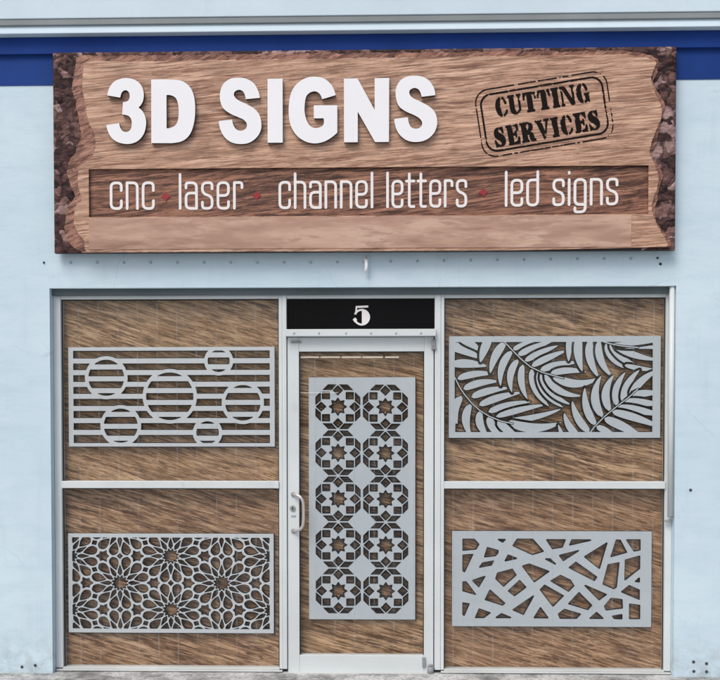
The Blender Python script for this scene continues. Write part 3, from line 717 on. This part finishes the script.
# ------------------------------------------------------------------ shop sign
SQ = [(52, 53), (677.5, 43.8), (676, 249.4), (53, 253)]
SF = -0.090
src = rect_from(SQ, SF); sm = quadmap(SQ, src)
sx0, sx1, sz0, sz1 = src
SG = thing('shop_sign', 'wide wood-look sign board with bark edges reading 3D SIGNS', 'sign', ((sx0 + sx1) / 2, -0.035, sz0))
bm = bmesh.new(); bx(bm, sx0, sx1, -0.066, YB - 0.002, sz0, sz1, 0.002); obm('backing_board', bm, m_return, SG)
# rough bark, a relief sheet over the whole board front (seen along the edges only)
hx0, hx1 = sm(88.5, 190)[0], sm(648, 190)[0]
hz1 = (sm(88, 171)[1] + sm(648, 163.5)[1]) / 2; hz0 = (sm(88, 218)[1] + sm(648, 213.5)[1]) / 2
def bark_sheet():
    V = []; Fc = []; h = 0.011
    nx = int((sx1 - sx0) / h); nz = int((sz1 - sz0) / h)
    X, Z = np.meshgrid(np.linspace(sx0, sx1, nx + 1), np.linspace(sz0, sz1, nz + 1))
    n = 0.55 * lattice_noise(X + Z * 0.4, Z * 1.5 - X * 0.6, 11, 1) + 0.3 * lattice_noise(X - Z * 0.7, Z * 1.8 + X, 26, 2) + 0.15 * lattice_noise(X, Z, 60, 3)
    d = 0.024 * np.abs(n - 0.5) * 2 + 0.004
    edge = np.clip(np.minimum(np.minimum(X - sx0, sx1 - X), np.minimum(Z - sz0, sz1 - Z)) / 0.012, 0, 1)
    Y = -0.067 - d * edge
    use = ((X < sx0 + 0.36) | (X > sx1 - 0.22) | (Z > sz1 - 0.13)) & ~((X > hx0 - .022) & (X < hx1 + .022) & (Z > hz0 - .022) & (Z < hz1 + .022))
    V = [(float(a), float(b), float(c)) for a, b, c in zip(X.ravel(), Y.ravel(), Z.ravel())]
    for j in range(nz):
        for i in range(nx):
            if use[j, i] and use[j + 1, i + 1]: Fc.append((j * (nx + 1) + i, j * (nx + 1) + i + 1, (j + 1) * (nx + 1) + i + 1, (j + 1) * (nx + 1) + i))
    used = sorted({q for f_ in Fc for q in f_}); mp = {q: i for i, q in enumerate(used)}
    pyd('bark_edge', [V[q] for q in used], [[mp[q] for q in f_] for f_ in Fc], m_bark, SG, smooth=True)
bark_sheet()
l8 = lambda pts: [(45 + u / 3.1625, 45 + v / 3.1625) for u, v in pts]
wood_left = l8([(122, 92), (118, 130), (124, 170), (130, 210), (140, 250), (155, 285), (160, 320), (150, 350), (130, 370), (110, 390), (103, 420), (105, 460), (115, 490), (100, 510), (90, 550), (100, 590), (122, 620), (130, 652)])
red_left = l8([(95, 72), (88, 110), (84, 140), (95, 180), (105, 240), (112, 280), (105, 310), (90, 345), (75, 370), (70, 400), (75, 440), (92, 480), (72, 510), (60, 560), (62, 600), (82, 635), (112, 652)])
wood_right = [(654.5, 60), (652, 72), (651, 80), (655, 92), (660.5, 104), (661, 114), (656, 130), (651, 142), (649.5, 152), (654, 163), (658, 174), (658, 184), (654, 195), (651, 206), (655, 222), (662, 233), (666, 246.5)]
def layer(left, right, topy, yf, yb, name, mat, hole=None, rag=0.006, seed=4):
    pts = [(p[0], p[1]) for p in left[::-1]]
    xs = np.linspace(left[0][0], right[0][0], 60)
    t0, t1 = topy
    top = [(x, t0 + (t1 - t0) * (x - xs[0]) / (xs[-1] - xs[0])) for x in xs[1:-1]]
    P = smoothpath(left[::-1] + [(left[0][0] + 3, top[1][1] + 1)] + top[2:-2] + right, 4)
    W_ = [sm(*p) for p in P]
    x0 = min(p[0] for p in W_); x1 = max(p[0] for p in W_); z0 = sz0; z1 = max(p[1] for p in W_) + .01
    # run the lower edge to the bottom of the board
    s = Sheet(x0, x1, z0, z1, 0.004); F = s.blank()
    W_ = W_ + [(W_[-1][0], sz0 - .02), (W_[0][0], sz0 - .02)]
    s.poly(W_, F); sl = F > -1
    nz = lattice_noise(s.X, s.Z, 22, seed) * 0.6 + lattice_noise(s.X, s.Z, 60, seed + 1) * 0.4 - 0.5
    bott = np.clip((s.Z - sz0 - 0.03) / 0.05, 0, 1)
    F = F + nz * 2 * rag * bott
    if hole is not None:
        F = np.minimum(F, -s.rect(*hole))
    F = np.minimum(F, s.Z - sz0 - .0012)
    return s.build(F, name, yf, yb, mat, SG, 0)
hole = (hx0, hx1, hz0, hz1)
layer(red_left, [(p[0] + 3.2 + 1.5 * math.sin(i * 2.1), p[1] - (2 if i == 0 else 0)) for i, p in enumerate(wood_right)], (57, 48.6), -0.086, -0.068, 'carved_edge', m_rededge, (hx0 - .02, hx1 + .02, hz0 - .02, hz1 + .02), 0.009, 14)
layer(wood_left, wood_right, (63.5, 53), -0.095, -0.0868, 'wood_face', m_signwood, hole, 0.006)
box('recess_panel', hx0 - .012, hx1 + .012, -0.0745, -0.0665, hz0 - .012, hz1 + .012, m_inset, SG)
a_ = sm(88.5, 219.5); b_ = sm(630.5, 246)
box('smooth_strip', a_[0], b_[0], -0.0985, -0.0955, sz0 + 0.018, hz0 - 0.006, m_strip, SG, 0.001)

# raised letters, each its own solid with a dark return
def letter(loops, h=0.003):
    W_ = [[sm(*p) for p in lp] for lp in loops]
    xs = [p[0] for l in W_ for p in l]; zs_ = [p[1] for l in W_ for p in l]
    s = Sheet(min(xs), max(xs), min(zs_), max(zs_), h); F = s.blank(); s.poly(W_[0], F)
    for l in W_[1:]:
        G = s.blank(); s.poly(l, G); F = np.minimum(F, -G)
    me = s.build(F, 'letter', -0.124, -0.099, [m_white, m_return], SG, 1)
    # hidden studs
    return me
t1 = lambda pts: smoothpath([(100 + p[0] / 6.545, 70 + p[1] / 6.545, *p[2:]) for p in pts], 6)
t2 = lambda pts: smoothpath([(205 + p[0] / 6.0, 70 + p[1] / 6.0, *p[2:]) for p in pts], 6)
t3 = lambda pts: smoothpath([(325 + p[0] / 6.0, 65 + p[1] / 6.0, *p[2:]) for p in pts], 6)
letter([t1([(55, 184, 1), (66, 140), (95, 98), (140, 76), (182, 71), (230, 81), (268, 110), (288, 155), (289, 200), (278, 235), (255, 262, 1), (285, 290), (303, 335), (303, 385), (288, 435), (255, 475), (212, 495), (165, 497), (112, 482), (72, 445), (48, 376, 1), (131, 363, 1), (140, 395), (157, 416), (180, 421), (203, 405), (212, 370), (208, 337), (190, 316), (150, 308, 1), (156, 226, 1), (185, 220), (198, 200), (198, 175), (188, 156), (170, 150), (152, 160), (143, 178), (139, 198, 1)])])
letter([t1([(338, 80, 1), (470, 80), (540, 90), (590, 130), (615, 190), (622, 275), (615, 355), (590, 430), (545, 475), (480, 491), (440, 492), (338, 492, 1)]), t1([(437, 180, 1), (470, 183), (497, 200), (512, 240), (515, 287), (511, 340), (495, 374), (465, 392), (437, 396, 1)])])
letter([t2([(325, 180, 1), (311, 130), (285, 90), (245, 67), (200, 60), (150, 67), (110, 95), (90, 140), (88, 190), (105, 240), (150, 275), (195, 295), (230, 312), (247, 338), (238, 365), (212, 376), (185, 368), (168, 345), (160, 310, 1), (80, 318, 1), (90, 370), (115, 415), (155, 445), (207, 455), (260, 447), (305, 415), (330, 370), (332, 320), (318, 275), (285, 240), (240, 215), (195, 193), (172, 170), (172, 150), (185, 137), (207, 133), (228, 147), (240, 188, 1)])])
letter([t2([(370, 66, 1), (460, 65, 1), (460, 446, 1), (370, 447, 1)])])
letter([t2([(776, 162, 1), (756, 110), (725, 75), (692, 58), (652, 52), (600, 60), (545, 95), (510, 150), (497, 220), (497, 290), (510, 350), (545, 405), (598, 440), (650, 450), (702, 441), (745, 418), (785, 385, 1), (785, 222, 1), (645, 223, 1), (645, 301, 1), (703, 300, 1), (702, 338), (682, 353), (652, 358), (622, 345), (601, 310), (591, 265), (591, 220), (601, 170), (625, 146), (655, 140), (680, 155), (694, 187, 1)])])
letter([t3([(105, 93, 1), (186, 92, 1), (288, 280, 1), (288, 90, 1), (375, 88, 1), (373, 470, 1), (290, 471, 1), (187, 290, 1), (187, 472, 1), (105, 473, 1)])])
letter([t3([(650, 190, 1), (641, 145), (612, 102), (570, 79), (525, 74), (475, 82), (435, 110), (415, 155), (415, 205), (432, 255), (475, 288), (525, 310), (560, 333), (572, 360), (557, 384), (530, 390), (505, 380), (492, 355), (487, 322, 1), (405, 332, 1), (415, 388), (440, 430), (480, 460), (532, 470), (590, 459), (635, 425), (658, 378), (660, 330), (645, 288), (610, 255), (560, 228), (515, 206), (497, 185), (497, 163), (515, 150), (535, 148), (555, 162), (568, 200, 1)])])

# thin condensed lettering in the recess
GW = 0.40
GL = {'c': (GW, [[(GW, .70), (GW, 1), (0, 1), (0, 0), (GW, 0), (GW, .30)]]), 'n': (GW, [[(0, 0), (0, 1)], [(0, 1), (GW, 1), (GW, 0)]]), 'l': (0, [[(0, 0), (0, 1.33)]]),
      'a': (GW, [[(.0, .80), (0, 1), (GW, 1), (GW, 0)], [(GW, .6), (0, .6), (0, 0), (GW, 0)]]), 's': (GW * .92, [[(.37, .76), (.37, 1), (0, 1), (0, .58), (.37, .46), (.37, 0), (0, 0), (0, .24)]]),
      'e': (GW, [[(GW, .26), (GW, 0), (0, 0), (0, 1), (GW, 1), (GW, .5), (0, .5)]]), 'r': (GW * .72, [[(0, 0), (0, 1)], [(0, 1), (.29, 1), (.29, .80)]]), 'h': (GW, [[(0, 0), (0, 1.33)], [(0, 1), (GW, 1), (GW, 0)]]),
      't': (.27, [[(.08, 1.28), (.08, 0), (.28, 0)], [(-.04, 1), (.28, 1)]]), 'd': (GW, [[(GW, 1.33), (GW, 0), (0, 0), (0, 1), (GW, 1)]]), 'i': (0, [[(0, 0), (0, 1)], [(0, 1.26), (0, 1.30)]]),
      'g': (GW, [[(GW, 0), (0, 0), (0, 1), (GW, 1), (GW, -.30), (0, -.30), (0, -.14)]])}
def word(txt, xl, xr, base_l, base_r, xh):
    adv = []; x = 0; gap = 0.225
    for ch in txt: adv.append(x); x += GL[ch][0] + gap
    tot = x - gap; p0 = np.array(sm(xl + 1.3, base_l)); p1 = np.array(sm(xr - 1.3, base_r)); X = (p1 - p0) / tot
    up = np.array(sm(xl, base_l - xh)) - np.array(sm(xl, base_l)); up = np.array([0, up[1]])
    q = lambda g, a: tuple(p0 + X * (g[0] + a) + up * g[1])
    hw = 0.0084
    pts = [q((0, -.4), 0), q((tot, 1.45), 0)]
    s = Sheet(min(pts[0][0], pts[1][0]) - .02, max(pts[0][0], pts[1][0]) + .02, min(pts[0][1], pts[1][1]) - .02, max(pts[0][1], pts[1][1]) + .02, 0.0028)
    F = s.blank()
    for ch, a in zip(txt, adv):
        for path_ in GL[ch][1]:
            P = [q(g, a) for g in path_]; s.line(fillet(P, 0.030) if len(P) > 2 else P, hw, F)
    s.build(F, 'lettering', -0.0785, -0.0748, m_print_white, SG, 0)
word('cnc', 108.6, 153.2, 208.6, 208.4, 25.6); word('laser', 177.2, 241.4, 208.4, 208.0, 25.6)
word('channel', 276.6, 371.4, 207.6, 206.6, 25.6); word('letters', 384.4, 465.6, 206.4, 205.4, 25.6)
word('led', 503.6, 538, 204.8, 204.2, 25.2); word('signs', 551.6, 618, 204, 203, 25.0)
for px, py in ((164.2, 196.6), (254.8, 195.2), (482, 191.8)):
    cx, cz = sm(px, py); r1, r2 = .031, .017
    P = []
    for i in range(8):
        rr = r1 if i % 2 == 0 else r2; P.append((cx + rr * math.cos(i * math.pi / 4), cz + rr * .95 * math.sin(i * math.pi / 4)))
    s = Sheet(cx - .04, cx + .04, cz - .04, cz + .04, .003); F = s.blank(); s.poly(P, F); s.build(F, 'diamond', -0.079, -0.0748, m_red, SG, 0)

# rubber stamp print: CUTTING SERVICES in worn stencil capitals inside a double border
def stamp():
    z = lambda u, v: sm(465 + u / 4.8, 60 + v / 4.8)
    c = [z(u, v) for u, v in ((40, 40), (705, 40), (705, 470), (40, 470))]
    xs = [p[0] for p in c]; zs_ = [p[1] for p in c]
    s = Sheet(min(xs), max(xs), min(zs_), max(zs_), 0.0022)
    O = np.array(z(374, 258)); ex = np.array(z(374 + 98.6, 258 - 16.7)) - O; k = np.linalg.norm(ex) / 100; ex /= np.linalg.norm(ex); ey = np.array([-ex[1], ex[0]])
    U = ((s.X - O[0]) * ex[0] + (s.Z - O[1]) * ex[1]) / k; V_ = ((s.X - O[0]) * ey[0] + (s.Z - O[1]) * ey[1]) / k
    def rrect(hw, hh, rd):
        qx = np.abs(U) - (hw - rd); qy = np.abs(V_) - (hh - rd)
        return -(np.hypot(np.maximum(qx, 0), np.maximum(qy, 0)) + np.minimum(np.maximum(qx, qy), 0) - rd)
    d1 = rrect(297, 138, 52); d2 = rrect(321, 163, 66)
    nz = lattice_noise(s.X, s.Z, 40, 31) * .6 + lattice_noise(s.X, s.Z, 110, 32) * .4
    st = lattice_noise(U * 0.02 * 0.3, V_ * 0.16, 1, 33)
    in1 = 4.6 - np.abs(d1) - 3.0 * np.clip((nz - .66) * 8, 0, 1); in2 = 3.0 - np.abs(d2) - 4 * np.clip((nz - .60) * 8, 0, 1)
    T = thing_part = None
    st_o = s.build(np.maximum(in1, in2) * k, 'stamp_border', -0.0972, -0.0953, m_black_print, SG, 0)
    # glyphs in a unit-high box: filled polygons, width given
    G = {}
    def ell(cx, cy, rx, ry, a0, a1, n=18): return [(cx + rx * math.cos(math.radians(a0 + (a1 - a0) * i / n)), cy + ry * math.sin(math.radians(a0 + (a1 - a0) * i / n))) for i in range(n + 1)]
    lc = ell(.36, .5, .34, .5, 97, 263) + ell(.36, .5, .07, .42, 263, 97)
    Cc = [lc, ell(.44, .5, .26, .5, 82, 25) + [(.66, .62), (.60, .62)] + ell(.42, .5, .15, .42, 40, 84), [(.44, 0), (.56, .06), (.66, .18), (.68, .30), (.62, .30), (.55, .15), (.44, .07)]]
    G['C'] = (.72, Cc)
    G['U'] = (.80, [[(0, 1), (.36, 1), (.36, .93), (.31, .93), (.31, .28), (.37, .10), (.37, 0), (.24, .02), (.10, .12), (.06, .28), (.06, .93), (0, .93)], [(.43, 0), (.58, .06), (.68, .2), (.69, .93), (.76, .93), (.76, 1), (.52, 1), (.52, .93), (.60, .93), (.59, .26), (.52, .12), (.43, .08)]])
    G['T'] = (.76, [[(.24, 1), (.52, 1), (.52, .08), (.60, .08), (.60, 0), (.16, 0), (.16, .08), (.24, .08)], [(.19, 1), (.02, 1), (0, .66), (.06, .66), (.10, .84), (.19, .92)], [(.57, 1), (.74, 1), (.76, .66), (.70, .66), (.66, .84), (.57, .92)]])
    G['I'] = (.44, [[(.02, 1), (.42, 1), (.42, .92), (.36, .92), (.36, .08), (.42, .08), (.42, 0), (.02, 0), (.02, .08), (.08, .08), (.08, .92), (.02, .92)]])
    G['N'] = (.86, [[(.0, 1), (.30, 1), (.72, .16), (.72, 0), (.60, 0), (.16, .86), (.0, .92)], [(.06, .80), (.13, .70), (.13, .08), (.20, .08), (.20, 0), (0, 0), (0, .08), (.06, .08)], [(.62, 1), (.86, 1), (.86, .92), (.79, .92), (.79, .02), (.74, .02), (.70, .30), (.70, .92), (.62, .92)]])
    G['G'] = (.80, [lc, Cc[1], [(.44, 0), (.56, .03), (.62, .08), (.72, 0), (.72, .38), (.78, .38), (.78, .46), (.46, .46), (.46, .38), (.52, .38), (.52, .12), (.44, .07)]])
    G['S'] = (.66, [[(.04, .78), (.12, .92), (.28, 1), (.30, .92), (.26, .82), (.32, .72), (.52, .58), (.62, .42), (.64, .26), (.58, .10), (.46, .02), (.36, 0), (.36, .08), (.42, .16), (.36, .28), (.16, .44), (.05, .58)], [(.36, 1), (.46, .97), (.56, 1), (.58, .68), (.52, .68), (.46, .86), (.36, .92)], [(.30, 0), (.18, .03), (.06, 0), (.02, .34), (.08, .34), (.16, .14), (.30, .08)]])
    G['E'] = (.74, [[(.02, 1), (.36, 1), (.36, 0), (.02, 0), (.02, .08), (.09, .08), (.09, .92), (.02, .92)], [(.42, 1), (.70, 1), (.70, .68), (.64, .68), (.58, .86), (.42, .92)], [(.42, 0), (.72, 0), (.73, .34), (.67, .34), (.60, .14), (.42, .08)], [(.42, .46), (.50, .44), (.54, .34), (.58, .34), (.58, .68), (.54, .68), (.50, .58), (.42, .56)]])
    G['R'] = (.84, [[(.02, 1), (.36, 1), (.36, .08), (.42, .08), (.42, 0), (.02, 0), (.02, .08), (.09, .08), (.09, .92), (.02, .92)], [(.42, 1), (.60, .98), (.70, .88), (.72, .74), (.66, .60), (.54, .54), (.42, .52), (.42, .44), (.54, .42), (.58, .10), (.66, 0), (.80, 0), (.84, .10), (.78, .10), (.74, .40), (.68, .48), (.62, .50), (.42, .60)][:0] or [(.42, 1), (.60, .98), (.71, .88), (.73, .74), (.68, .60), (.56, .52), (.42, .50), (.42, .58), (.48, .66), (.49, .80), (.46, .90), (.42, .93)], [(.42, .46), (.62, .46), (.70, .38), (.74, .12), (.82, .08), (.82, 0), (.60, 0), (.51, .10), (.48, .34), (.42, .40)]])
    G['V'] = (.80, [[(0, 1), (.38, 1), (.38, .92), (.33, .92), (.47, .34), (.42, .0), (.38, 0), (.06, .92), (0, .92)], [(.50, 1), (.78, 1), (.78, .92), (.71, .92), (.48, .06), (.45, .22), (.52, .40), (.61, .92), (.50, .92)]])
    def text(txt, bl, br, hh):
        p0 = np.array(z(*bl)); p1 = np.array(z(*br)); X = p1 - p0; L = np.linalg.norm(X); X = X / L; Y_ = np.array([-X[1], X[0]]) * hh * k
        tot = sum(G[c_][0] for c_ in txt) + .09 * (len(txt) - 1); sc = L / tot; x = 0
        F = s.blank()
        for c_ in txt:
            for P in G[c_][1]: s.poly([tuple(p0 + X * (x + a) * sc + Y_ * b) for a, b in P], F, 0.0026)
            x += G[c_][0] + .09
        F = F - 0.005 * np.clip((nz - .66) * 7, 0, 1)
        return F
    F1 = text('CUTTING', (146, 274), (600, 196), 93); F2 = text('SERVICES', (140, 419), (648, 327), 93)
    s.build(F1, 'stamp_lettering', -0.0972, -0.0953, m_black_print, SG, 0)
    s.build(F2, 'stamp_lettering', -0.0972, -0.0953, m_black_print, SG, 0)
stamp()
